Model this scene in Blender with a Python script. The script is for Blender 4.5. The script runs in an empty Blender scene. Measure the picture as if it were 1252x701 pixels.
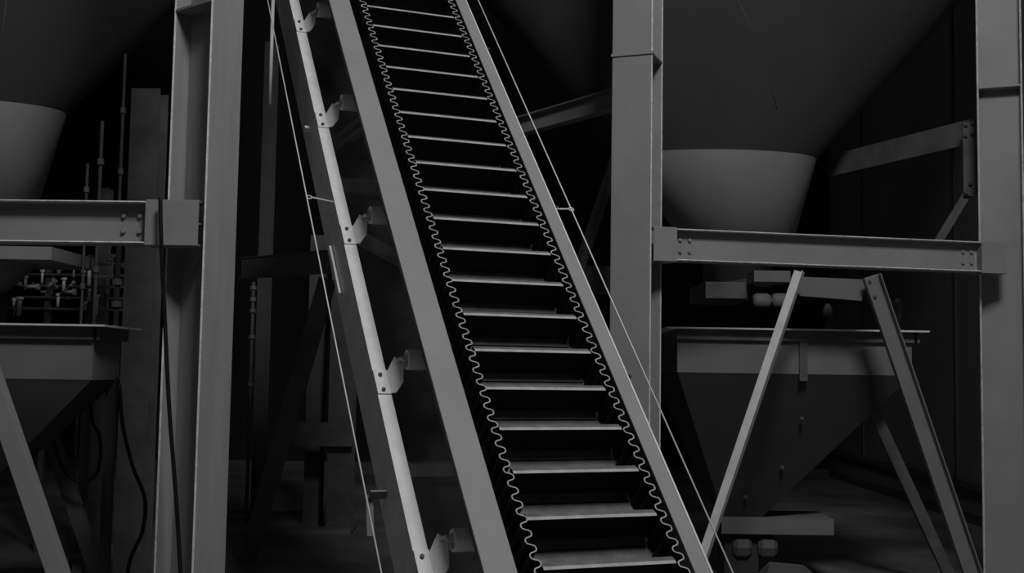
import bpy, bmesh, math, random
from mathutils import Vector, Matrix
random.seed(7)
V = Vector
S = bpy.context.scene
COL = S.collection

# ------------------------------------------------------------------ camera
FPX, PITCH, ROLL, EYE = 1423.84, 0.073713, 0.015571, 1.6
_X = V((1, 0, 0)); _F = V((0, math.cos(PITCH), math.sin(PITCH))); _U = V((0, -math.sin(PITCH), math.cos(PITCH)))
CX = _X * math.cos(ROLL) + _U * math.sin(ROLL)
CU = -_X * math.sin(ROLL) + _U * math.cos(ROLL)
cam = bpy.data.cameras.new('camera'); cam.sensor_width = 36; cam.lens = 36 * FPX / 1252
cam.clip_start = .05; cam.clip_end = 100
co = bpy.data.objects.new('camera', cam); COL.objects.link(co)
co.matrix_world = Matrix.Translation((0, 0, EYE)) @ Matrix((CX, CU, -_F)).transposed().to_4x4()
S.camera = co

# ------------------------------------------------------------------ world, light, exposure
w_ = bpy.data.worlds.new('world'); S.world = w_; w_.use_nodes = True
w_.node_tree.nodes['Background'].inputs[0].default_value = (1, 1, 1, 1)
w_.node_tree.nodes['Background'].inputs[1].default_value = 0.0


def area(name, loc, target, size, power, sy=None):
    l = bpy.data.lights.new(name, 'AREA'); l.size = size; l.energy = power
    l.shape = 'RECTANGLE'; l.size_y = sy or size
    o = bpy.data.objects.new(name, l); COL.objects.link(o); o.location = loc
    o.rotation_euler = (V(target) - V(loc)).to_track_quat('-Z', 'Y').to_euler()
    return o


area('bay_light_front', (1.5, 0.6, 9.0), (0.5, 6.8, 1.5), 1.8, 350)
area('fill_light_left', (-4.5, -1.5, 7.5), (-2.0, 7.0, 1.5), 2.0, 10)  # weak fill added from the left, not an actual lamp
area('fill_light_back', (0.0, 15.0, 9.2), (0, 15, 0), 2.0, 10)  # fill added to lift the rear of the hall, not an actual lamp
S.view_settings.view_transform = 'Standard'; S.view_settings.look = 'None'
S.view_settings.gamma = 1; S.view_settings.use_curve_mapping = False
S.view_settings.exposure = 0.0

# ------------------------------------------------------------------ materials (all neutral grey: the photo is black and white)


def mat(name, g, rough=.55, spec=.4, var=.15, scale=3.0, bump=0.0, metal=0.0, streak=False):
    m = bpy.data.materials.new(name); m.use_nodes = True
    nt = m.node_tree; b = nt.nodes['Principled BSDF']
    tc = nt.nodes.new('ShaderNodeTexCoord'); mp = nt.nodes.new('ShaderNodeMapping')
    nt.links.new(tc.outputs['Object'], mp.inputs[0])
    if streak: mp.inputs['Scale'].default_value = (4, 4, .35)
    no = nt.nodes.new('ShaderNodeTexNoise'); no.inputs['Scale'].default_value = scale
    no.inputs['Detail'].default_value = 6; no.inputs['Roughness'].default_value = .6
    nt.links.new(mp.outputs[0], no.inputs['Vector'])
    r = nt.nodes.new('ShaderNodeValToRGB')
    a, c = g * (1 - var), g * (1 + var)
    r.color_ramp.elements[0].position = .3; r.color_ramp.elements[0].color = (a, a, a, 1)
    r.color_ramp.elements[1].position = .7; r.color_ramp.elements[1].color = (c, c, c, 1)
    nt.links.new(no.outputs[0], r.inputs[0]); nt.links.new(r.outputs[0], b.inputs['Base Color'])
    b.inputs['Roughness'].default_value = rough; b.inputs['Specular IOR Level'].default_value = spec
    b.inputs['Metallic'].default_value = metal
    if bump:
        bp = nt.nodes.new('ShaderNodeBump'); bp.inputs['Strength'].default_value = bump; bp.inputs['Distance'].default_value = .02
        n2 = nt.nodes.new('ShaderNodeTexNoise'); n2.inputs['Scale'].default_value = scale * 14
        nt.links.new(tc.outputs['Object'], n2.inputs['Vector'])
        nt.links.new(n2.outputs[0], bp.inputs['Height']); nt.links.new(bp.outputs[0], b.inputs['Normal'])
    return m


STEEL = mat('painted_steel', .32, .5, .4, .10, 2.5)
STEEL_S = mat('painted_steel_streaked', .33, .5, .4, .12, 3.0, streak=True)
RAIL = mat('rail_paint', .33, .5, .35, .06, 5)
EDGE = mat('highlight_steel', .8, .4, .5, .3, 25)  # pale bevel colour, paints bright highlights along column and beam edges
STEEL_B = mat('painted_steel_dull', .22, .5, .4, .12, 3)
PAN = mat('pan_steel', .5, .6, .3, .5, 2.2)
GALV = mat('galvanised_steel', .85, .45, .5, .12, 9)
BOLT = mat('bolt_steel', .45, .4, .6, .1, 20)
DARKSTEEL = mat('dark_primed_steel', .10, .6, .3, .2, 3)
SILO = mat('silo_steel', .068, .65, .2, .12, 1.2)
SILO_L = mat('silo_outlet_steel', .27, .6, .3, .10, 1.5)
HOP = mat('hopper_paint', .055, .6, .3, .12, 2)
HOP_L = mat('hopper_band_paint', .20, .6, .3, .12, 2.5)
RUBBER = mat('black_rubber', .012, .7, .25, .3, 12)
BELT = mat('dusty_belt_rubber', .17, .7, .25, .3, 14)
RUBBER_L = mat('pale_rubber_edge', .5, .8, .1, .2, 30)  # paler tone for sidewall tops and cleat lips
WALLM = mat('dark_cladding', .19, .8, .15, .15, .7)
WALLD = mat('shaded_cladding', .025, .8, .15, .15, .7)  # same cladding darkened, deep shade painted into left and back walls
FLOORM = mat('concrete_floor', .18, .55, .35, .5, .8, bump=.2)
CABLE = mat('cable_sheath', .01, .5, .3, .1, 5)
WIRE = mat('steel_wire', .85, .4, .6, .05, 5)
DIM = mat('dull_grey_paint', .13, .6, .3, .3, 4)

# ------------------------------------------------------------------ mesh helpers


def at(px, py, Y):
    """point of the place at distance Y ahead of the camera in the direction of pixel (px, py)"""
    d = _F * FPX + CX * (px - 626) + CU * (350.5 - py)
    return V((0, 0, EYE)) + d * (Y / d.y)


def at_z(px, py, z):
    d = _F * FPX + CX * (px - 626) + CU * (350.5 - py)
    return V((0, 0, EYE)) + d * ((z - EYE) / d.z)


def pix(P):
    P = V(P) - V((0, 0, EYE)); z = P.dot(_F)
    return 626 + FPX * P.dot(CX) / z, 350.5 - FPX * P.dot(CU) / z


class MB:
    def __init__(s):
        s.v = []; s.f = []; s.m = []; s.sm = []

    def poly(s, pts, faces, mi=0, smooth=False):
        o = len(s.v); s.v += [V(p) for p in pts]
        for f in faces:
            s.f.append([i + o for i in f]); s.m.append(mi); s.sm.append(smooth)
        return s

    def frame_box(s, c, ax, ay, az, sx, sy, sz, mi=0):
        c = V(c); ax = V(ax).normalized() * sx / 2; ay = V(ay).normalized() * sy / 2; az = V(az).normalized() * sz / 2
        p = [c + ax * i + ay * j + az * k for k in (-1, 1) for j in (-1, 1) for i in (-1, 1)]
        return s.poly(p, [(0, 2, 3, 1), (4, 5, 7, 6), (0, 1, 5, 4), (2, 6, 7, 3), (0, 4, 6, 2), (1, 3, 7, 5)], mi)

    def box(s, lo, hi, mi=0):
        lo = V(lo); hi = V(hi); c = (lo + hi) / 2; d = hi - lo
        return s.frame_box(c, (1, 0, 0), (0, 1, 0), (0, 0, 1), abs(d.x), abs(d.y), abs(d.z), mi)

    def prism(s, prof, p0, p1, xd, mi=0, smooth=False):
        """extrude the closed 2-D outline prof from p0 to p1; its x axis lies along xd"""
        p0 = V(p0); p1 = V(p1); d = (p1 - p0).normalized(); x = V(xd); x = (x - d * x.dot(d)).normalized(); y = d.cross(x)
        n = len(prof)
        a = [p0 + x * q[0] + y * q[1] for q in prof]; b = [p1 + x * q[0] + y * q[1] for q in prof]
        s.poly(a + b, [(i, (i + 1) % n, n + (i + 1) % n, n + i) for i in range(n)], mi, smooth)
        s.poly(a, [tuple(range(n - 1, -1, -1))], mi); s.poly(b, [tuple(range(n))], mi)
        return s

    def tube(s, pts, r, n=10, mi=0):
        pts = [V(p) for p in pts]
        rings = []
        prev = None
        for i, p in enumerate(pts):
            d = (pts[min(i + 1, len(pts) - 1)] - pts[max(i - 1, 0)]).normalized()
            if prev is None:
                x = d.orthogonal().normalized()
            else:
                x = (prev - d * prev.dot(d)).normalized()
            prev = x; y = d.cross(x)
            rings.append([p + x * r * math.cos(2 * math.pi * k / n) + y * r * math.sin(2 * math.pi * k / n) for k in range(n)])
        vs = [q for rr in rings for q in rr]
        fs = []
        for i in range(len(pts) - 1):
            for k in range(n):
                fs.append((i * n + k, i * n + (k + 1) % n, (i + 1) * n + (k + 1) % n, (i + 1) * n + k))
        s.poly(vs, fs, mi, True)
        s.poly(rings[0], [tuple(range(n - 1, -1, -1))], mi); s.poly(rings[-1], [tuple(range(n))], mi)
        return s

    def lathe(s, c, axis, prof, n=32, mi=0, smooth=True):
        """prof: list of (radius, height) along axis from c"""
        c = V(c); d = V(axis).normalized(); x = d.orthogonal().normalized(); y = d.cross(x)
        vs = []
        for r, h in prof:
            for k in range(n):
                a = 2 * math.pi * k / n
                vs.append(c + d * h + (x * math.cos(a) + y * math.sin(a)) * r)
        fs = [(i * n + k, i * n + (k + 1) % n, (i + 1) * n + (k + 1) % n, (i + 1) * n + k) for i in range(len(prof) - 1) for k in range(n)]
        return s.poly(vs, fs, mi, smooth)

    def build(s, name, m, parent=None, bevel=0.0, origin=None, edge=None):
        vs = s.v
        xs = [v.x for v in vs]; ys = [v.y for v in vs]; zs = [v.z for v in vs]
        c = V(origin) if origin is not None else V(((min(xs) + max(xs)) / 2, (min(ys) + max(ys)) / 2, min(zs)))
        me = bpy.data.meshes.new(name); me.from_pydata([v - c for v in vs], [], s.f)
        ms = m if isinstance(m, (list, tuple)) else [m]
        for q in ms: me.materials.append(q)
        for i, p in enumerate(me.polygons):
            p.material_index = s.m[i]; p.use_smooth = s.sm[i]
        bm = bmesh.new(); bm.from_mesh(me)
        bmesh.ops.remove_doubles(bm, verts=bm.verts, dist=1e-5)
        bmesh.ops.recalc_face_normals(bm, faces=bm.faces)
        if edge:
            lay = bm.edges.layers.float.new('bevel_weight_edge')
            for e in bm.edges:
                if len(e.link_faces) == 2 and e.is_convex and e.calc_face_angle() > .8: e[lay] = 1.0
        bm.to_mesh(me); bm.free()
        o = bpy.data.objects.new(name, me); COL.objects.link(o)
        wl = V((0, 0, 0)); q = parent
        while q is not None: wl += q.location; q = q.parent
        o.location = c - wl; o.parent = parent
        if bevel:
            b = o.modifiers.new('bevel', 'BEVEL'); b.width = bevel; b.segments = 1 if edge else 2; b.limit_method = 'ANGLE'; b.angle_limit = math.radians(50)
            if edge: b.limit_method = 'WEIGHT'; me.materials.append(edge); b.material = len(me.materials) - 1
        return o


def tag(o, label=None, cat=None, group=None, kind=None):
    if label: o['label'] = label
    if cat: o['category'] = cat
    if group: o['group'] = group
    if kind or label: o['kind'] = kind or 'thing'
    return o


def empty(name, loc, label, cat, group=None):
    o = bpy.data.objects.new(name, None); COL.objects.link(o); o.location = loc; o.empty_display_size = .1
    return tag(o, label, cat, group)


def dup(o, parent, shift):
    c = o.copy(); COL.objects.link(c); c.parent = parent; c.location = o.location + shift
    for ch in o.children:
        d = ch.copy(); COL.objects.link(d); d.parent = c
    return c


def H(b, h, tf=.014, tw=.010):
    """H section: flanges of width b along x at y = 0 and y = h, web between"""
    return [(-b/2, 0), (b/2, 0), (b/2, tf), (tw/2, tf), (tw/2, h-tf), (b/2, h-tf), (b/2, h), (-b/2, h), (-b/2, h-tf), (-tw/2, h-tf), (-tw/2, tf), (-b/2, tf)]


def Lsec(a, b, t=.008): return [(0, 0), (a, 0), (a, t), (t, t), (t, b), (0, b)]
def Csec(w, h, t=.008): return [(0, 0), (w, 0), (w, t), (t, t), (t, h - t), (w, h - t), (w, h), (0, h)]
def rect(a, b): return [(-a/2, -b/2), (a/2, -b/2), (a/2, b/2), (-a/2, b/2)]
def hexa(r): return [(r * math.cos(k * math.pi / 3), r * math.sin(k * math.pi / 3)) for k in range(6)]


def bolt(c, d, r, h, parent, m=BOLT):
    b = MB(); b.prism([(q[0]*1.5, q[1]*1.5) for q in hexa(r)], c, V(c) + V(d) * h * .25, V(d).orthogonal())
    b.prism(hexa(r), V(c) + V(d) * h * .25, V(c) + V(d) * h, V(d).orthogonal())
    return b.build('bolt', m, parent, .001)


# ------------------------------------------------------------------ the building
WR, WL, YB, YF, ZC = 5.2, -8.0, 19.0, -5.0, 10.0
tag(MB().box((WL, YF, -.1), (WR, YB, 0)).build('floor', FLOORM), kind='structure')
tag(MB().box((WL, YF, ZC), (WR, YB, ZC + .1)).build('ceiling', WALLM), kind='structure')
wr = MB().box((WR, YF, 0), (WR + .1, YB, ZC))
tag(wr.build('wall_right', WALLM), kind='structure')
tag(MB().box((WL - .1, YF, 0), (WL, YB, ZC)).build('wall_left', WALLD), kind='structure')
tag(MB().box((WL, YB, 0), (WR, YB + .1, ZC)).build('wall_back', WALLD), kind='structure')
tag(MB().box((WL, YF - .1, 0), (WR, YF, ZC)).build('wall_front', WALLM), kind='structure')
# cladding joint strips and rails on the right wall
for i, y in enumerate((9.2, 13.6, 17.2)):
    tag(MB().box((WR - .025, y - .03, .46), (WR, y + .03, ZC)).build('trim_%d' % (i + 1), DARKSTEEL, bevel=.004), kind='structure')
tag(MB().box((WR - .06, YF, .38), (WR, YB, .46)).build('trim_4', DARKSTEEL, bevel=.004), kind='structure')
tag(MB().box((WR - .05, YF, 0), (WR, YB, .12)).build('baseboard_right', DARKSTEEL, bevel=.004), kind='structure')
tag(MB().box((WL, YB - .05, 0), (WR - .05, YB, .12)).build('baseboard_back', DARKSTEEL, bevel=.004), kind='structure')

# ------------------------------------------------------------------ the conveyor
AZ, INC = .381217, .8095945
A0 = V((.117204, 3.904981, EYE - .642432)); SP = .2017315
cu = V((-math.sin(AZ) * math.cos(INC), math.cos(AZ) * math.cos(INC), math.sin(INC)))
cw = V((math.cos(AZ), math.sin(AZ), 0)); cn = cw.cross(cu)


def cv(w, n, t): return A0 + cw * w + cn * n + cu * t


T0, T1 = -.55, 5.3
conv = empty('belt_conveyor', (A0.x + .2, A0.y - .3, 0), 'steep belt conveyor with corrugated sidewalls and black cleats climbing between the grey columns', 'conveyor')


def cprism(prof, w, n, t0, t1, flipw=1):
    """profile x along +w (times flipw), y along +n, extruded along the conveyor"""
    m = MB(); k = len(prof)
    a = [cv(w + q[0] * flipw, n + q[1], t0) for q in prof]; b = [cv(w + q[0] * flipw, n + q[1], t1) for q in prof]
    m.poly(a + b, [(i, (i + 1) % k, k + (i + 1) % k, k + i) for i in range(k)])
    m.poly(a, [tuple(range(k))]); m.poly(b, [tuple(range(k))])
    return m


# upper side rails: wide flat top flange, web on the belt side
prof = [(-.117, 0), (0, 0), (0, -.17), (-.008, -.17), (-.008, -.008), (-.109, -.008), (-.109, -.014), (-.117, -.014)]
profr = [(-.067, 0), (0, 0), (0, -.008), (-.059, -.008), (-.059, -.17), (-.067, -.17)]
r1 = cprism(prof, -.070, -.05, T0 + .35, T1).build('side_rail', RAIL, conv, .0015)
r2 = cprism(profr, .593, -.05, T0 + .35, T1, -1).build('side_rail', RAIL, conv, .0015)
# rail splice plates on the right rail (joints seen along its outer edge)
for t in (.93, 2.02, 3.42):
    m = MB()
    m.frame_box(cv(.673, -.062, t), cw, cu, cn, .008, .012, .030)
    m.build('rail_joint', DARKSTEEL, conv)
m = MB(); m.frame_box(cv(.6565, -.048, (T0 + .35 + T1) / 2), cw, cu, cn, .007, T1 - T0 - .35, .006); m.build('rail_edge_highlight', GALV, conv)  # added pale strip, paints the highlight on the right rail's outer edge
# lower side rails (channels), flange on top
profl = [(0, 0), (.060, 0), (.060, -.008), (.008, -.008), (.008, -.242), (.060, -.242), (.060, -.25), (0, -.25)]
cprism(profl, -.264, -.45, T0, T1).build('lower_rail', GALV, conv, .0015)
cprism(profl, .764, -.45, T0, T1, -1).build('lower_rail', GALV, conv, .0015)
# belt
belt = MB()
belt.frame_box(cv(.25, -.145, (T0 + .4 + T1) / 2), cw, cu, cn, .66, T1 - T0 - .4, .010)
belt = belt.build('belt', BELT, conv)
LAM = SP * .3


def sidewall(wc, n0, n1, t0, t1):
    N = int((t1 - t0) / LAM * 14); c = []
    for i in range(N + 1):
        t = t0 + (t1 - t0) * i / N
        a = math.sin(2 * math.pi * t / LAM); a = math.tanh(2.0 * a) / math.tanh(2.0)
        c.append((wc + .015 * a, t))
    m = MB(); th = .0024
    L_, R_ = [], []
    for i in range(N + 1):
        q0 = c[max(i - 1, 0)]; q1 = c[min(i + 1, N)]
        dx, dy = q1[0] - q0[0], q1[1] - q0[1]; l = math.hypot(dx, dy); nx, ny = -dy / l * th, dx / l * th
        L_.append((c[i][0] + nx, c[i][1] + ny)); R_.append((c[i][0] - nx, c[i][1] - ny))
    vs = []
    for (lx, lt), (rx, rt) in zip(L_, R_):
        vs += [cv(lx, n0, lt), cv(lx, n1, lt), cv(rx, n1, rt), cv(rx, n0, rt)]
    sd = []; tp = []
    for i in range(N):
        a, b = i * 4, i * 4 + 4
        sd += [(a, b, b + 1, a + 1), (a + 2, b + 2, b + 3, a + 3), (a + 3, b + 3, b, a)]
        tp.append((a + 1, b + 1, b + 2, a + 2))
    m.poly(vs, sd, 0); m.poly(vs, tp, 1)
    return m


for wc in (-.020, .520):
    sidewall(wc, -.14, .004, T0 + .4, T1).build('sidewall', [RUBBER, RUBBER_L], belt)
# cleats: foot, upright blade, blunt paler lip
cl = MB()
prof = [(-.042, -.140), (-.042, -.133), (-.008, -.122), (-.004, -.10), (-.004, -.012), (-.010, -.004), (-.009, 0.0)]
back = [(.004, 0.0), (.026, -.010), (.028, -.016), (.012, -.026), (.010, -.10), (.014, -.125), (.030, -.140)]
pp = prof + back
k = len(pp)
a = [cv(.0, q[1], q[0]) for q in pp]; b = [cv(.5, q[1], q[0]) for q in pp]
cl.poly(a + b, [(i, (i + 1) % k, k + (i + 1) % k, k + i) for i in range(k) if i not in (1, 6, 7)], 0)
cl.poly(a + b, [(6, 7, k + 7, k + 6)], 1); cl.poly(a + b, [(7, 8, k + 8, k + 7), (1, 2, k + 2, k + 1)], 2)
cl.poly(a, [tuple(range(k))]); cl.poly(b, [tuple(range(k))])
cleat = cl.build('cleat', [RUBBER, RUBBER_L, BELT], belt)
first = True
for i in range(0, 27):
    if first: first = False; continue
    dup(cleat, belt, cu * SP * i)
# return belt with its own folds below
rb = MB(); rb.frame_box(cv(.25, -.292, (T0 + .6 + T1) / 2), cw, cu, cn, .68, T1 - T0 - .6, .010)
rb = rb.build('return_belt', BELT, conv)
for wc in (-.005, .505):
    sidewall(wc, -.43, -.297, T0 + .7, T1).build('sidewall', [RUBBER, RUBBER], rb)
# bottom pan and cross members
MB().frame_box(cv(.25, -.705, (T0 + .05 + T1) / 2 + .1), cw, cu, cn, 1.0, T1 - T0 - .3, .006).build('bottom_pan', PAN, conv)


def find_t(w, n, py):
    lo, hi = -1.5, 7
    for _ in range(50):
        m = (lo + hi) / 2
        if pix(cv(w, n, m))[1] > py: lo = m
        else: hi = m
    return lo


for py in (575, 228):
    t = find_t(-.05, -.62, py)
    m = MB(); m.frame_box(cv(.25, -.62, t), cw, cu, cn, 1.0, .008, .08); m.frame_box(cv(.25, -.580, t + .004), cw, cu, cn, 1.0, .014, .006)
    m.build('cross_member', GALV, conv, .001)
for (y0, y1, wa, wb) in ((150, 182, .06, -.18), (322, 286, .10, -.14)):
    pa = cv(wa, -.64, find_t(wa, -.64, y0)); pb = cv(wb, -.64, find_t(wb, -.64, y1))
    if y0 > y1:
        m = MB().prism(Lsec(.05, .05, .007), pb, pa + (pa - pb) * .6, cn)
    else:
        m = MB().prism(Lsec(.05, .05, .007), pb, pa + (pa - pb) * .6, cn)
    m.build('diagonal_brace', GALV, conv, .001)
# return rollers on brackets
bt = [find_t(-.145, -.345, y) for y in (12, 125, 263, 440, 661)]
bt = bt + [bt[0] + (bt[0] - bt[1])]
RW, RN = -.145, -.345


def bracket(t):
    m = MB()
    m.frame_box(cv(-.234, -.446, t - .035), cw, cu, cn, .060, .135, .008)          # foot on the lower rail
    pts = [(-.206, -.444, -.10), (-.206, -.444, .015), (-.186, -.430, .050), (-.166, -.410, .080), (-.138, -.398, .035), (-.158, -.402, -.075), (-.190, -.430, -.11)]
    off = (cw * (-.7) + cn * .7) * .003
    pa = [cv(p[0], p[1], t + p[2]) + off for p in pts]; pb = [cv(p[0], p[1], t + p[2]) - off for p in pts]
    q = len(pts)
    m.poly(pa + pb, [(i, (i + 1) % q, q + (i + 1) % q, q + i) for i in range(q)] + [tuple(range(q)), tuple(range(2 * q - 1, q - 1, -1))])
    br = m.build('roller_bracket', GALV, conv, .001)
    for dt in (-.085, .0):
        bb = MB(); bb.prism(hexa(.009), cv(-.238, -.442, t + dt), cv(-.238, -.432, t + dt), cu); bb.build('bolt', DARKSTEEL, br)
    s = MB(); s.tube([cv(-.158, -.408, t + .05), cv(-.150, -.385, t + .045), cv(-.152, -.355, t + .01), cv(RW, RN, t)], .010, 12); s.build('roller_shaft', BOLT, br)
    r = MB(); c0 = cv(RW, RN, t)
    r.lathe(c0, cw, [(.0001, .014), (.031, .014), (.034, 0), (.041, 0), (.043, .004), (.043, .166), (.034, .17), (.0001, .17)], 28)
    r.build('roller', GALV, br)


for t in bt: bracket(t)
# right side brackets, out of sight behind the right rail, are the same rollers seen from the far side
# pull cords with their eyelet posts
pl = MB(); pl.tube([cv(-.399, -.45, T0 + .1), cv(-.399, -.45, T1)], .0034, 8); pl = pl.build('pull_cord', WIRE, conv)
pr = MB(); pr.tube([cv(.742, -.05, T0 + .1), cv(.742, -.05, T1)], .0034, 8); pr = pr.build('pull_cord', WIRE, conv)
for y in (241,):
    t = find_t(-.399, -.45, y)
    m = MB(); m.tube([cv(-.264, -.47, t), cv(-.375, -.45, t)], .0045, 8)
    m.tube([cv(-.387 + .012 * math.cos(a_), -.45, t + .012 * math.sin(a_)) for a_ in [k_ * math.pi / 6 for k_ in range(13)]], .003, 6)
    m.build('cord_eyelet', GALV, pl)
for y in (256,):
    t = find_t(.742, -.05, y)
    m = MB(); m.tube([cv(.665, -.055, t), cv(.73, -.05, t)], .0045, 8)
    m.tube([cv(.742 + .012 * math.cos(a_), -.05, t + .012 * math.sin(a_)) for a_ in [k_ * math.pi / 6 for k_ in range(13)]], .003, 6)
    m.build('cord_eyelet', GALV, pr)
# small cable clip strip and bracket on the outer face of the lower left rail
t = find_t(-.264, -.62, 330)
MB().frame_box(cv(-.275, -.62, t), cw, cu, cn, .012, .34, .012).build('conduit_strip', GALV, conv, .001)
t = find_t(-.264, -.60, 605)
m = MB(); m.frame_box(cv(-.300, -.60, t), cw, cu, cn, .07, .008, .05); m.frame_box(cv(-.330, -.66, t - .06), cw, cu + cn * .6, cn, .03, .16, .008)
m.build('switch_bracket', STEEL_B, conv, .001)
t = find_t(-.264, -.60, 158)
MB().frame_box(cv(-.275, -.60, t), cw, cu, cn, .022, .02, .03).build('rail_clip', GALV, conv, .001)

# ------------------------------------------------------------------ building columns


def column(name, corner, yaw, b, h, z1, label, mt, plates, bevel=.007):
    """corner: ground point under the middle of the front flange; yaw turns the web direction from +Y"""
    wd = V((math.sin(yaw), math.cos(yaw), 0)); fd = V((math.cos(yaw), -math.sin(yaw), 0))
    base = V((corner[0], corner[1], 0))
    root = empty(name, base, label, 'column', None)
    m = MB(); pr_ = H(b, h)
    pts0 = [base + fd * q[0] + wd * q[1] for q in pr_]; n = len(pr_)
    pts1 = [p + V((0, 0, z1)) for p in pts0]
    m.poly(pts0 + pts1, [(i, (i + 1) % n, n + (i + 1) % n, n + i) for i in range(n)] + [tuple(range(n)), tuple(range(2 * n - 1, n - 1, -1))])
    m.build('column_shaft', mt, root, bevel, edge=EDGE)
    MB().frame_box(base + wd * h / 2 + V((0, 0, .01)), fd, wd, (0, 0, 1), b + .12, h + .12, .02).build('base_plate', STEEL, root, .002)
    for z in plates:
        mm = MB()
        for sgn in (-1, 1):
            mm.frame_box(base + wd * h / 2 + fd * sgn * (b / 4 + .0025) + V((0, 0, z)), fd, wd, (0, 0, 1), b / 2 - .006, h - .028, .014)
        mm.build('stiffener_plate', mt, root, .001)
    return root, wd, fd


def flange_centre(pxl, pxr, py, Y, b, yaw):
    """ground position of the front flange centre so that its ends show at pxl and pxr"""
    pl_, pr2 = at(pxl, py, Y), at(pxr, py, Y)
    c = (pl_ + pr2) / 2
    return c


# left column: front flange turned to the right, its open side (web) seen on the left
yaw_l = -math.radians(51)
cL = flange_centre(252, 291, 240, 6.0, .22, yaw_l)
zp = at(235, 8, 6.05).z
colL, wdL, fdL = column('steel_column', cL, yaw_l, .205, .335, 7.5, 'light grey H-section column left of the conveyor with a black cable down its front', STEEL_S, [zp])
# middle column
yaw_m = math.radians(21.5)
cM = at(771.5, 240, 8.0)
zp = at(771, 66, 8.0).z
colM, wdM, fdM = column('steel_column', cM, yaw_m, .29, .30, 7.5, 'light grey H-section column standing just right of the conveyor', STEEL, [zp])
MB().frame_box(V((cM.x, cM.y, zp)) - wdM * .004, fdM, wdM, (0, 0, 1), .30, .014, .022).build('weld_band', STEEL, colM, .002)
# right column: opens toward the camera
yaw_r = math.radians(22.8 + 90)
pR = at(1224, 250, 8.78)
wd = V((math.sin(yaw_r), math.cos(yaw_r), 0)); fd = V((math.cos(yaw_r), -math.sin(yaw_r), 0))
cR = pR - wd * .16 - fd * .0
cR = V((cR.x, cR.y, 0))
zp = at(1222, 106, 8.7).z
colR, wdR, fdR = column('steel_column', cR, yaw_r, .20, .32, 7.5, 'light grey H-section column at the right edge of the picture, open side facing forward', STEEL, [zp])

# ------------------------------------------------------------------ beams


def ibeam(name, p0, p1, ht, wid, label, bolts0, bolts1, stub0, stub1, group=None, mt=STEEL):
    """p0,p1: front top edge ends of the beam; ht height; wid flange width"""
    p0 = V(p0); p1 = V(p1); d = (p1 - p0).normalized(); back = V((-d.y, d.x, 0)).normalized()
    up = V((0, 0, 1))
    c0 = p0 + back * wid / 2 - up * ht; c1 = p1 + back * wid / 2 - up * ht
    root = empty(name, (c0 + c1) / 2, label, 'beam', group)
    m = MB(); n_ = H(wid, ht, .011, .008)
    a_ = [c0 + back * q[0] + up * q[1] for q in n_]; b_ = [c1 + back * q[0] + up * q[1] for q in n_]; n = len(n_)
    m.poly(a_ + b_, [(i, (i + 1) % n, n + (i + 1) % n, n + i) for i in range(n)] + [tuple(range(n)), tuple(range(2 * n - 1, n - 1, -1))])
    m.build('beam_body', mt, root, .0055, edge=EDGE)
    fw = c0 - back * .004 + up * 0
    for (bp, e, sg) in ((bolts0, c0, 1), (bolts1, c1, -1)):
        if bp:
            for i in (.045, .045 + bp):
                for j in (.32, .68):
                    bolt(e + d * sg * i - back * .004 + up * ht * j, -back, .012, .016, root, STEEL)
    for (st, e, sg) in ((stub0, c0, -1), (stub1, c1, 1)):
        if st:
            s = MB(); c = e + d * sg * (st / 2)
            s.frame_box(c + up * ht / 2 - back * (wid / 2 - .006), d, back, up, st, .012, ht + .012)
            s.frame_box(c + up * ht / 2 + back * .02, d, back, up, st, wid - .05, .008)
            s.frame_box(c + up * (ht + .002), d, back, up, st, wid - .01, .012)
            s.frame_box(c - up * .002, d, back, up, st, wid - .01, .012)
            s.build('connection_plate', mt, root, .002)
    return root, c0, c1, d, back


# left beam (towards the left, beyond the frame)
pT1 = at(178, 245.7, 5.92); pT0 = at_z(-330, 233.2, pT1.z)
htL = pT1.z - at(178, 298.2, 5.92).z
beamL, c0, c1, d, back = ibeam('steel_beam', V((pT0.x, 5.98, pT1.z)), V((pT1.x, 5.92, pT1.z)), htL, .14,
                               'grey I-beam crossing the left edge, bolted to the left column above the cut-off hopper', None, .085, None, .275)
# right beam
pA = at(828, 279.4, 8.0); pB = at_z(1191, 298.3, pA.z)
print('right beam far Y', pB.y)
pB = V((pB.x, min(pB.y, 8.5), pA.z))
htR = pA.z - at(828, 318.8, 8.0).z
beamR, rc0, rc1, rd, rback = ibeam('steel_beam', pA, pB, htR, .15, 'grey bolted I-beam spanning between the middle and right columns above the square hopper', .07, .07, .17, .20)

def member(name, prof, p0, p1, xd, label, cat, mt, group=None, bevel=.0015):
    o = MB().prism(prof, p0, p1, xd).build(name, mt, None, bevel)
    return tag(o, label, cat, group)


# V braces under the right beam, down to the floor
def to_floor(x0, y0, x1, y1, Y0, Y1):
    """extend the line through two sighted points down to the floor"""
    a = at(x0, y0, Y0); b = at(x1, y1, Y1); k_ = (a.z - .012) / (a.z - b.z)
    return a, a + (b - a) * k_


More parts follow.
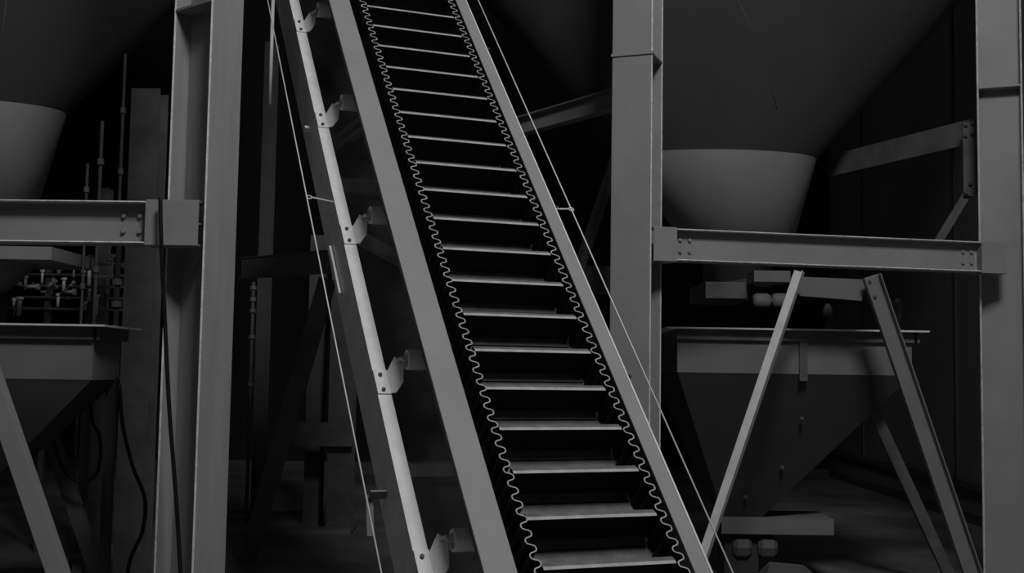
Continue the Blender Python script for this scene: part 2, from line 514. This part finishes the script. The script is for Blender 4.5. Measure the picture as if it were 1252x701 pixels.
a, b = to_floor(984, 334, 866, 684, 8.12, 8.12)
br = empty('diagonal_brace', b, 'narrow pale angle brace leaning down left from the right beam past the hopper', 'brace')
MB().prism(Lsec(.075, .075, .008), a, b, (-.55, -1, -.1)).build('brace_bar', GALV, br, .0015)
MB().frame_box(b + V((0, 0, -.004)), (1, 0, 0), (0, 1, 0), (0, 0, 1), .16, .14, .012).build('foot_plate', STEEL, br)
a, b = to_floor(1064, 338, 1187, 701, 8.2, 8.2)
br = empty('diagonal_brace', b, 'wide grey channel brace leaning down right from the right beam toward the right column', 'brace')
dd = (b - a).normalized(); xx = V((dd.z, 0, -dd.x))
m = MB().prism([(-.062, 0), (.062, 0), (.062, .06), (.054, .06), (.054, .008), (-.054, .008), (-.054, .06), (-.062, .06)], a, b, -xx)
m.build('brace_bar', STEEL_B, br, .003, edge=STEEL)
for k_ in (.03, .11):
    bolt(a + dd * k_ * 1.4 + V((-.02, -.002, 0)), (0, -1, 0), .013, .016, br, DARKSTEEL)
MB().frame_box(b + V((0, 0, -.004)), (1, 0, 0), (0, 1, 0), (0, 0, 1), .2, .16, .012).build('foot_plate', STEEL, br)
# gusset plate of the braces under the beam
q0, q1, q2, q3 = at(966, 338, 8.28), at(1060, 342, 8.28), at(1054, 368, 8.28), at(978, 362, 8.28)
m = MB(); o_ = V((0, .014, 0))
m.poly([q0, q1, q2, q3, q0 + o_, q1 + o_, q2 + o_, q3 + o_], [(0, 1, 2, 3), (7, 6, 5, 4), (0, 4, 5, 1), (1, 5, 6, 2), (2, 6, 7, 3), (3, 7, 4, 0)])
m.build('brace_gusset', HOP_L, beamR, .001)
# left foreground brace under the left beam
a, b = to_floor(-67, 308, 67, 701, 5.98, 5.98)
br = empty('diagonal_brace', b, 'grey angle brace with a bright edge crossing the lower left corner', 'brace')
dd = (b - a).normalized(); xx = V((-dd.z, 0, dd.x))
MB().prism([(-.045, .0), (.05, 0), (.05, -.07), (.043, -.07), (.043, -.008), (-.045, -.008)], a, b, xx).build('brace_bar', STEEL, br, .0015)
MB().frame_box(b, (1, 0, 0), (0, 1, 0), (0, 0, 1), .18, .16, .014).build('foot_plate', STEEL, br)
a, b = to_floor(45, 520, 108, 701, 7.9, 7.9)
member('diagonal_brace', Csec(.05, .10, .008), a, b, (0, 1, 0), 'dark brace in the shade under the left hopper, behind the bright one', 'brace', DIM)

# ------------------------------------------------------------------ silos


SQ = .5      # the silos are oval in plan: half as deep as wide


def oval(m, cy):
    for v in m.v: v.y = cy + (v.y - cy) * SQ
    return m


def silo(c, zt, label, seam, zs):
    root = empty('silo', (c[0], c[1], zt - .8), label, 'silo')
    base = V((c[0], c[1], zt)); r0 = .88
    m = MB(); m.lathe(base, (0, 0, 1), [(r0, 0), (r0 + 1.9, 2.13), (r0 + 1.9, 4.6), (r0 + 1.88, 4.6), (r0 + 1.88, 2.13), (r0 - .015, 0)], 96)
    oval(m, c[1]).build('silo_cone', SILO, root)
    m = MB(); n = 96; vs = []
    ox = .17; rings = ((r0 - .003, 0, 0), (.50, -.72, ox), (.48, -.72, ox), (r0 - .02, 0, 0))
    for r, h, o in rings:
        for k_ in range(n):
            a_ = 2 * math.pi * k_ / n; q_ = SQ + (.9 - SQ) * (-h / .72)
            vs.append(base + V((o + r * math.cos(a_), r * math.sin(a_) * q_, h)))
    m.poly(vs, [(i * n + k_, i * n + (k_ + 1) % n, (i + 1) * n + (k_ + 1) % n, (i + 1) * n + k_) for i in range(3) for k_ in range(n)], 0, True)
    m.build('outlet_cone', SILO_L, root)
    m = MB(); m.lathe(base + V((ox, 0, 0)), (0, 0, 1), [(.47, -.72), (.56, -.72), (.56, -.75), (.30, -.75), (.30, zs - zt), (.28, zs - zt), (.28, -.74)], 48)
    m.build('outlet_flange', DIM, root)

    def hit(px, py):
        Y = c[1] - 1.4
        while Y < c[1]:
            P = at(px, py, Y)
            if math.hypot(P.x - c[0], (Y - c[1]) / SQ) < r0 + (P.z - zt) * 1.9 / 2.13: return P
            Y += .002
        return P
    pts = [hit(*q) for q in seam]
    MB().tube(pts, .004, 6).build('weld_seam', DARKSTEEL, root)
    return root


cS = at(878, 194, 10.3)
silo((cS.x, 10.3), cS.z, 'large dark silo cone with a paler outlet above the right beam', [(903, 0), (920, 40), (936, 85), (950, 133)], at(890, 346, 9.7).z + .002)
cS2 = at(-64, 135, 8.6)
silo((cS2.x, 8.6), cS2.z, 'large dark silo cone cut off by the upper left corner', [(8, 0), (2, 50), (-6, 95)], at(20, 303, 7.9).z + .002)


# ------------------------------------------------------------------ hoppers
def hopper(x0, x1, y0, zt, ox0, ox1, label, dep=1.6, gate=True):
    """square catch hopper: rim angle, pale vertical band, dark pyramid, outlet gate"""
    root = empty('hopper', ((x0 + x1) / 2, y0 + .85, 0), label, 'hopper')
    y1 = y0 + dep; zb = zt - .335; zo = .50
    rim = MB()
    e = .10
    for (lo, hi) in (((x0 - e, y0 - e, zt - .012), (x1 + e, y0 + .02, zt)), ((x0 - e, y1 - .02, zt - .012), (x1 + e, y1 + e, zt)),
                     ((x0 - e, y0 + .02, zt - .012), (x0 + .02, y1 - .02, zt)), ((x1 - .02, y0 + .02, zt - .012), (x1 + e, y1 - .02, zt)),
                     ):
        rim.box(lo, hi)
    rim.build('rim_flange', GALV, root, .001)
    lip = MB(); q = .012
    lip.box((x0 - .01, y0 - .035, zt - .09), (x1 + .01, y0 - .023, zt - .013))
    lip.box((x1 + .03, y0 - .035, zt - .09), (x1 + .05, y1, zt - .013))
    lip.build('rim_angle', DIM, root, .001)
    band = MB(); t = .008
    band.box((x0, y0, zb), (x1, y0 + t, zt - .013)); band.box((x0, y1 - t, zb), (x1, y1, zt - .013))
    band.box((x0, y0 + t, zb), (x0 + t, y1 - t, zt - .013)); band.box((x1 - t, y0 + t, zb), (x1, y1 - t, zt - .013))
    band.build('hopper_band', HOP_L, root, .001)
    py = MB(); oy0, oy1 = y0 + .344 * dep, y0 + .594 * dep
    o_ = [(x0 + .003, y0 + .003, zb), (x1 - .003, y0 + .003, zb), (x1 - .003, y1, zb), (x0 + .003, y1, zb), (ox0, oy0, zo), (ox1, oy0, zo), (ox1, oy1, zo), (ox0, oy1, zo)]
    py.poly(o_, [(0, 1, 5, 4), (1, 2, 6, 5), (2, 3, 7, 6), (3, 0, 4, 7)])
    i_ = [(x0 + .02, y0 + .02, zb), (x1 - .02, y0 + .02, zb), (x1 - .02, y1 - .02, zb), (x0 + .02, y1 - .02, zb), (ox0 + .01, oy0 + .01, zo), (ox1 - .01, oy0 + .01, zo), (ox1 - .01, oy1 - .01, zo), (ox0 + .01, oy1 - .01, zo)]
    py.poly(i_, [(4, 5, 1, 0), (5, 6, 2, 1), (6, 7, 3, 2), (7, 4, 0, 3)])
    py.build('hopper_pyramid', HOP, root)
    xc = x0 + (x1 - x0) * .535
    MB().box((xc - .03, y0 - .025, zb - .05), (xc + .03, y0 - .001, zt - .09)).build('stiffener', DIM, root, .001)
    for lx, ly in (() if gate else ((x1 - .03, y1 - .05),)):
        MB().box((lx - .03, ly - .03, 0), (lx + .03, ly + .03, zb + .02)).build('leg', HOP, root, .002)
    MB().box((ox0 + .02, oy0 + .04, .0), (ox1 - .02, oy1 - .04, zo - (.13 if gate else 0))).build('outlet_chute', HOP, root, .003)
    if not gate: return root, zb, zo
    # outlet gate: channel frame, chute, valve body
    ch = MB(); ch.box((ox0 - .02, oy0 - .05, zo - .13), (ox1 + .55, oy0 - .03, zo)); ch.box((ox0 - .02, oy0 - .05, zo - .008), (ox1 + .55, oy1 + .05, zo))
    ch.box((ox1 + .53, oy0 - .03, zo - .13), (ox1 + .55, oy1 + .05, zo - .008)); ch.box((ox0 - .02, oy1 + .03, zo - .13), (ox1 + .55, oy1 + .05, zo - .008))
    ch.build('gate_frame', HOP_L, root, .002)
    for k_ in (0, 1):
        vb = MB(); vb.lathe((ox0 + .08 + .2 * k_, oy0 + .06, zo - .24), (1, 0, 0), [(.0001, 0), (.06, 0), (.09, .03), (.09, .12), (.06, .15), (.0001, .15)], 8, smooth=False)
        vb.build('gate_valve', DIM, root)
    return root, zb, zo


hx0 = at(828, 457, 8.7); hx1 = at(1115, 457, 8.7); zt = at(970, 402, 8.6).z
ho0, ho1 = at(884, 640, 9.25), at(932, 640, 9.25)
hopR, zb, zo = hopper(hx0.x, hx1.x, 8.7, zt, ho0.x, ho1.x, 'dark square hopper with a pale upper band under the right beam')
for (px, py, Y) in ((980, 512, 8.86), (956, 572, 9.06), (911, 608, 9.18)):
    bolt(at(px, py, Y - .03), (0, -1, 0), .011, .03, hopR, DIM)
a, b = to_floor(1064, 508, 1153, 701, 9.0, 9.12)
MB().prism(Csec(.05, .085, .008), a, b, (0, 1, 0)).build('leg', DIM, hopR, .002)
h2x1 = at(112, 467, 7.1).x
hopL, _, _ = hopper(h2x1 - 1.75, h2x1, 7.1, at(60, 396, 7.0).z, h2x1 - 1.35, h2x1 - 1.0, 'dark hopper cut off by the left edge, below the left beam', .5, False)

# ------------------------------------------------------------------ gate gear under the right silo
zc = at(900, 355, 9.9)
gear = empty('slide_gate', (cS.x, 10.0, cS.z - 1.28), 'grey slide gate and twin actuators between the right silo outlet and the hopper', 'valve')
MB().box((at(862, 0, 9.7).x, 9.62, at(890, 366, 9.7).z), (at(920, 0, 9.7).x, 10.5, at(890, 346, 9.7).z)).build('gate_housing', DIM, gear, .004)
MB().box((at(922, 0, 9.3).x, 9.3, at(940, 345, 9.3).z), (at(966, 0, 9.3).x, 9.6, at(940, 331, 9.3).z)).build('gate_plate', HOP_L, gear, .004)
for px in (921, 944):
    c = at(px, 368, 9.4); r = .062
    m = MB(); m.lathe(c, (1, 0, 0), [(.0001, 0), (r * .8, 0), (r, .025), (r, .11), (r * .8, .135), (.0001, .135)], 20); m.build('actuator', HOP_L, gear)
MB().tube([at(922, 368, 9.4), at(964, 368, 9.4)], .02, 10).build('actuator_shaft', DIM, gear)
MB().tube([at(880, 350, 9.9), at(960, 338, 9.5)], .03, 10).build('link_rod', DIM, gear)
# small upright valves standing on the right hopper rim
for (px, py) in ((1012, 378), (1098, 372)):
    c = at(px, 399, 9.0); c.z = zt
    hh = at(px, py, 9.0).z - zt
    o = MB().lathe(c, (0, 0, 1), [(.0001, 0), (.05, 0), (.05, .02), (.022, .025), (.022, hh * .5), (.036, hh * .55), (.036, hh), (.012, hh + .04), (.0001, hh + .04)], 16).build('vent_valve', DIM)
    tag(o, 'small upright valve on the right hopper rim, %s the wide brace' % ('left of' if px < 1050 else 'right of'), 'valve')

# ------------------------------------------------------------------ upper right bracket beam and hanger
p0 = at(1186, 146, 9.2); p1 = at_z(1012, 191, p0.z)
bx = empty('bracket_beam', (p0 + p1) / 2 - V((0, 0, .2)), 'dark plate beam with bolted hanger beside the right silo, left of the right column', 'beam')
d_ = (p0 - p1).normalized(); bk = V((-d_.y, d_.x, 0))
m = MB(); m.frame_box((p0 + p1) / 2 - V((0, 0, .10)), d_, bk, (0, 0, 1), (p0 - p1).length, .012, .20)
m.frame_box((p0 + p1) / 2 - V((0, 0, .006)) + bk * .045, d_, bk, (0, 0, 1), (p0 - p1).length, .08, .012)
m.build('beam_body', DIM, bx, .002)
h0 = at(1176, 150, 9.12); h1 = at(1195, 150, 9.12); hb = at(1183, 240, 9.12)
MB().box((h0.x, 9.10, hb.z), (h1.x, 9.115, h0.z)).build('hanger_plate', DIM, bx, .001)
for (px, py) in ((1180, 153), (1189, 151), (1180, 166), (1189, 164), (1186, 225), (1181, 236)):
    bolt(at(px, py, 9.098), (0, -1, 0), .014, .018, bx, DARKSTEEL)
MB().prism(rect(.065, .01), at(1182, 238, 9.13), at(1142, 304, 9.13), (.85, 0, -.5)).build('knee_brace', DIM, bx, .001)

# ------------------------------------------------------------------ structure seen between conveyor and middle column
p0 = at(760, 104, 9.3); p1 = at_z(630, 143, p0.z)
p1 = V((p1.x, min(p1.y, 12.5), p0.z))
d_ = (p0 - p1).normalized(); bk = V((-d_.y, d_.x, 0)).normalized()
mm = MB(); hh = .17
c0_ = p1 - V((0, 0, hh)) + bk * .05; c1_ = p0 - V((0, 0, hh)) + bk * .05; pf = H(.10, hh, .012, .008); n = len(pf)
aa = [c0_ + bk * q[0] + V((0, 0, q[1])) for q in pf]; bb = [c1_ + bk * q[0] + V((0, 0, q[1])) for q in pf]
mm.poly(aa + bb, [(i, (i + 1) % n, n + (i + 1) % n, n + i) for i in range(n)] + [tuple(range(n)), tuple(range(2 * n - 1, n - 1, -1))])
tag(mm.build('steel_beam', STEEL, None, .002), 'short grey beam seen between the right pull cord and the middle column', 'beam')
member('diagonal_brace', Lsec(.07, .07, .008), *to_floor(752, 190, 706, 330, 9.8, 9.8), (1, -.6, 0), 'thin dark brace just left of the middle column', 'brace', DIM)
p0 = at(690, 290, 9.81); p1 = at(760, 290, 9.81)
member('tie_beam', Csec(.06, .24, .008), V((p1.x, p0.y, p0.z - .24)), V((p0.x, p0.y, p0.z - .24)), (0, 1, 0), 'dark tie beam behind the conveyor, left of the middle column', 'beam', DARKSTEEL)
p = at(612, 10, 11.5)
m = MB(); q = [at(606, 0, 11.5), at(606, 22, 11.5), at(622, 22, 11.5)]
m.poly([q[0], q[1], q[2]] + [i + V((0, .012, 0)) for i in q], [(0, 1, 2), (5, 4, 3), (0, 3, 4, 1), (1, 4, 5, 2), (2, 5, 3, 0)])
tag(m.build('gusset_plate', DIM), 'small dark triangular plate high up behind the conveyor top', 'plate')


# ------------------------------------------------------------------ background, left of the conveyor
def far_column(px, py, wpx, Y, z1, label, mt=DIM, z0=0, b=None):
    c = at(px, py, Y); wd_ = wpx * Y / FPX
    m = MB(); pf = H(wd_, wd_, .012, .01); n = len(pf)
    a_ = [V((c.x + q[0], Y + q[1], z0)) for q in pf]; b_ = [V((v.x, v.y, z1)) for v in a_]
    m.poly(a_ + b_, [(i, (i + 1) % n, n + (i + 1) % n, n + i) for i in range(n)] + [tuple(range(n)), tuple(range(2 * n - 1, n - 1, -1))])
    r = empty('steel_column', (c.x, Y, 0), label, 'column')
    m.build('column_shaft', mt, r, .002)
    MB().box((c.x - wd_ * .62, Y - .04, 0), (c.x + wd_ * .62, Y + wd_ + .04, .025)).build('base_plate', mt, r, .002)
    return r


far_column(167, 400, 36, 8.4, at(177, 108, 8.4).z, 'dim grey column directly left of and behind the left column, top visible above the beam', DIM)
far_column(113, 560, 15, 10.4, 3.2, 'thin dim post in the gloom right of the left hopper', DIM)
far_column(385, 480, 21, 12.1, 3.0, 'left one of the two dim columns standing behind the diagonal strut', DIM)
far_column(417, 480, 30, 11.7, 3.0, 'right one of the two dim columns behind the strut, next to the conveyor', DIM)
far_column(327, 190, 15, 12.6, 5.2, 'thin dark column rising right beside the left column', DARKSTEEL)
# dim beam behind and its strut
pa = at(296, 315, 10.6); pb = at_z(420, 295, pa.z); pb = V((pb.x, max(pb.y, 9.6), pa.z))
hh = pa.z - at(296, 340, 10.6).z
d_ = (pb - pa).normalized()
m = MB(); m.frame_box((pa + pb) / 2 - V((0, 0, hh / 2)), d_, (-d_.y, d_.x, 0), (0, 0, 1), (pb - pa).length, .01, hh)
m.frame_box((pa + pb) / 2 - V((0, -.04, .005)), d_, (-d_.y, d_.x, 0), (0, 0, 1), (pb - pa).length, .09, .01)
m.frame_box((pa + pb) / 2 - V((0, -.04, hh)), d_, (-d_.y, d_.x, 0), (0, 0, 1), (pb - pa).length, .09, .01)
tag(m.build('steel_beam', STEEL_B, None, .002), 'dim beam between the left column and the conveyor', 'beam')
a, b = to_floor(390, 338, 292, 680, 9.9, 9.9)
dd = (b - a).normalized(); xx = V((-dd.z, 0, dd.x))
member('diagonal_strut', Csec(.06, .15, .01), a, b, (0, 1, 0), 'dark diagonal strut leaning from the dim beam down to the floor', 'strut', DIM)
pa = at(338, 516, 11.6); pb = at(432, 516, 11.6); hh = pa.z - at(338, 545, 11.6).z
m = MB().box((pa.x, 11.6, pa.z - hh), (pb.x, 11.61, pa.z)); m.box((pa.x, 11.61, pa.z - .01), (pb.x, 11.69, pa.z)); m.box((pa.x, 11.61, pa.z - hh), (pb.x, 11.69, pa.z - hh + .01))
tag(m.build('cross_rail', DIM), 'dark horizontal rail across the two dim columns', 'rail')


def pipe(px, y0, y1, Y, r, label, mt=DIM, fl=()):
    a_ = at(px, y0, Y); b_ = at(px, y1, Y); b_.z = b_.z if y1 < 200 else 0.0; a_.x = b_.x = (a_.x + b_.x) / 2
    rt = empty('pipe', b_, label, 'pipe')
    MB().tube([b_, V((a_.x, a_.y, a_.z))], r, 12).build('pipe_run', mt, rt)
    for y in fl:
        c = at(px, y, Y); MB().lathe((a_.x, Y, c.z), (0, 0, 1), [(.0001, -.02), (r * 1.9, -.02), (r * 1.9, .02), (.0001, .02)], 14, smooth=False).build('pipe_flange', STEEL_B, rt)
    return rt


pipe(332, -10, 128, 9.0, .014, 'thin pale vertical conduit between the left column and conveyor, at the top', WIRE)
pipe(147, 66, 380, 8.0, .010, 'thin pale pipe rising left of the dim column top', DIM, (135, 210))
pipe(120, 148, 400, 8.2, .012, 'thin pipe in the dark gap right of the left silo outlet, longer one', DIM, (198, 330))
pipe(103, 200, 400, 8.3, .010, 'thin pipe in the dark gap right of the left silo outlet, shorter one', DIM, (232, 350))
pipe(142, 300, 470, 7.8, .018, 'stubby vertical pipe with flanges right of the left hopper rim', HOP, (345, 372, 418))
pipe(306, 345, 600, 12.2, .018, 'thin standpipe with small fittings in the dark just right of the left column', DIM, (352, 366, 380, 412, 470))
# pipework and machine clutter seen under the left beam, over the hopper
rack = empty('pipe_manifold', at(60, 395, 10.0), 'cluttered pipe manifold glinting in the dark under the left beam', 'machine')
rr = random.Random(3)
for k_ in range(46):
    px = rr.uniform(-5, 175); py = rr.uniform(318, 378); Y = rr.uniform(8.9, 10.0)
    c = at(px, py, Y); L = rr.uniform(.03, .16); r = rr.uniform(.006, .020)
    dr = rr.choice([V((1, 0, 0)), V((0, 0, 1)), V((0, 0, 1)), V((.7, 0, .7))])
    m = MB(); m.tube([c - dr * L / 2, c + dr * L / 2], r, 10)
    m.lathe(c + dr * L / 2, dr, [(.0001, -.01), (r * 1.7, -.01), (r * 1.7, .012), (.0001, .012)], 12, smooth=False)
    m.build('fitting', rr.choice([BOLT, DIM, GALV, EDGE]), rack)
for k_ in range(5):
    z = at(60, 322 + k_ * 14, 10.1).z
    MB().tube([V((at(-20, 350, 10.1).x, 10.1, z)), V((at(178, 350, 10.1).x, 10.1, z))], .012, 10).build('header_pipe', DIM, rack)
for px in (5, 60, 110, 172):
    p = at(px, 350, 10.15); MB().box((p.x - .02, 10.12, 0), (p.x + .02, 10.18, at(px, 312, 10.15).z)).build('upright', DARKSTEEL, rack)
# slide gate under the left silo outlet
g2 = empty('slide_gate', at(20, 345, 7.9), 'grey gate box under the left beam at the left edge', 'valve')
MB().box((at(-40, 310, 7.9).x, 7.8, at(20, 319, 7.9).z), (at(70, 310, 7.9).x, 8.6, at(20, 303, 7.9).z)).build('gate_housing', STEEL, g2, .003)
c = at(-10, 319, 8.1)
MB().lathe(c, (0, 0, -1), [(.30, 0), (.30, .02), (.10, .22), (.09, .22), (.28, .02)], 32).build('spout', HOP_L, g2)


# ------------------------------------------------------------------ cables
def cable(pts, r, label, name='cable'):
    P = [at(*p) for p in pts]
    # smooth (Catmull-Rom)
    out = []
    for i in range(len(P) - 1):
        a_ = P[max(i - 1, 0)]; b_ = P[i]; c_ = P[i + 1]; d2 = P[min(i + 2, len(P) - 1)]
        for k_ in range(8):
            t_ = k_ / 8
            out.append(.5 * ((2 * b_) + (c_ - a_) * t_ + (2 * a_ - 5 * b_ + 4 * c_ - d2) * t_ ** 2 + (-a_ + 3 * b_ - 3 * c_ + d2) * t_ ** 3))
    out.append(P[-1])
    return tag(MB().tube(out, r, 8).build(name, CABLE), label, 'cable')


cable([(196, 242, 5.86), (197, 290, 5.86), (201, 380, 5.9), (207, 500, 5.9), (216, 620, 5.9), (224, 760, 5.9), (228, 834, 5.9)], .011, 'black cable hanging down the front of the left column')
cable([(146, 470, 7.0), (150, 520, 7.0), (162, 570, 7.0), (177, 610, 7.0), (174, 650, 7.0), (158, 690, 7.0), (150, 760, 7.0)], .012, 'black cable curving over the dim column beside the left column')
cable([(110, 440, 7.75), (112, 510, 7.75), (122, 535, 7.75), (120, 575, 7.75), (100, 590, 7.75), (78, 575, 7.75), (66, 540, 7.75)], .012, 'black cable looping below the left hopper')

# ------------------------------------------------------------------ low things on the floor
p = at(970, 700, 8.75)
m = MB(); x0, x1 = at(925, 700, 8.8).x, at(1020, 700, 8.8).x
b0 = [V((x0, 8.75, 0)), V((x1, 8.75, 0)), V((x1, 9.15, 0)), V((x0, 9.15, 0))]
t0 = [V((x0 + .08, 8.80, .10)), V((x1 - .08, 8.80, .08)), V((x1 - .16, 9.1, .16)), V((x0 + .16, 9.1, .18))]
m.poly(b0 + t0, [(0, 1, 2, 3), (7, 6, 5, 4), (0, 4, 5, 1), (1, 5, 6, 2), (2, 6, 7, 3), (3, 7, 4, 0)])
tag(m.build('floor_box', DIM, None, .01), 'low grey sloping-topped box on the floor below the right hopper', 'box')
for (x0, x1, y0, lab) in ((300, 430, 11.4, 'nearer pale kerb strip on the floor behind the strut'), (300, 375, 13.0, 'farther pale kerb strip on the floor behind the strut')):
    a_ = at(x0 - 20, 600, y0).x; b_ = at(x1, 600, y0).x
    tag(MB().box((a_, y0, 0), (b_, y0 + .24, .05)).build('kerb_strip', STEEL_B, None, .006), lab, 'kerb')
for c in bt: print('bracket t', c)
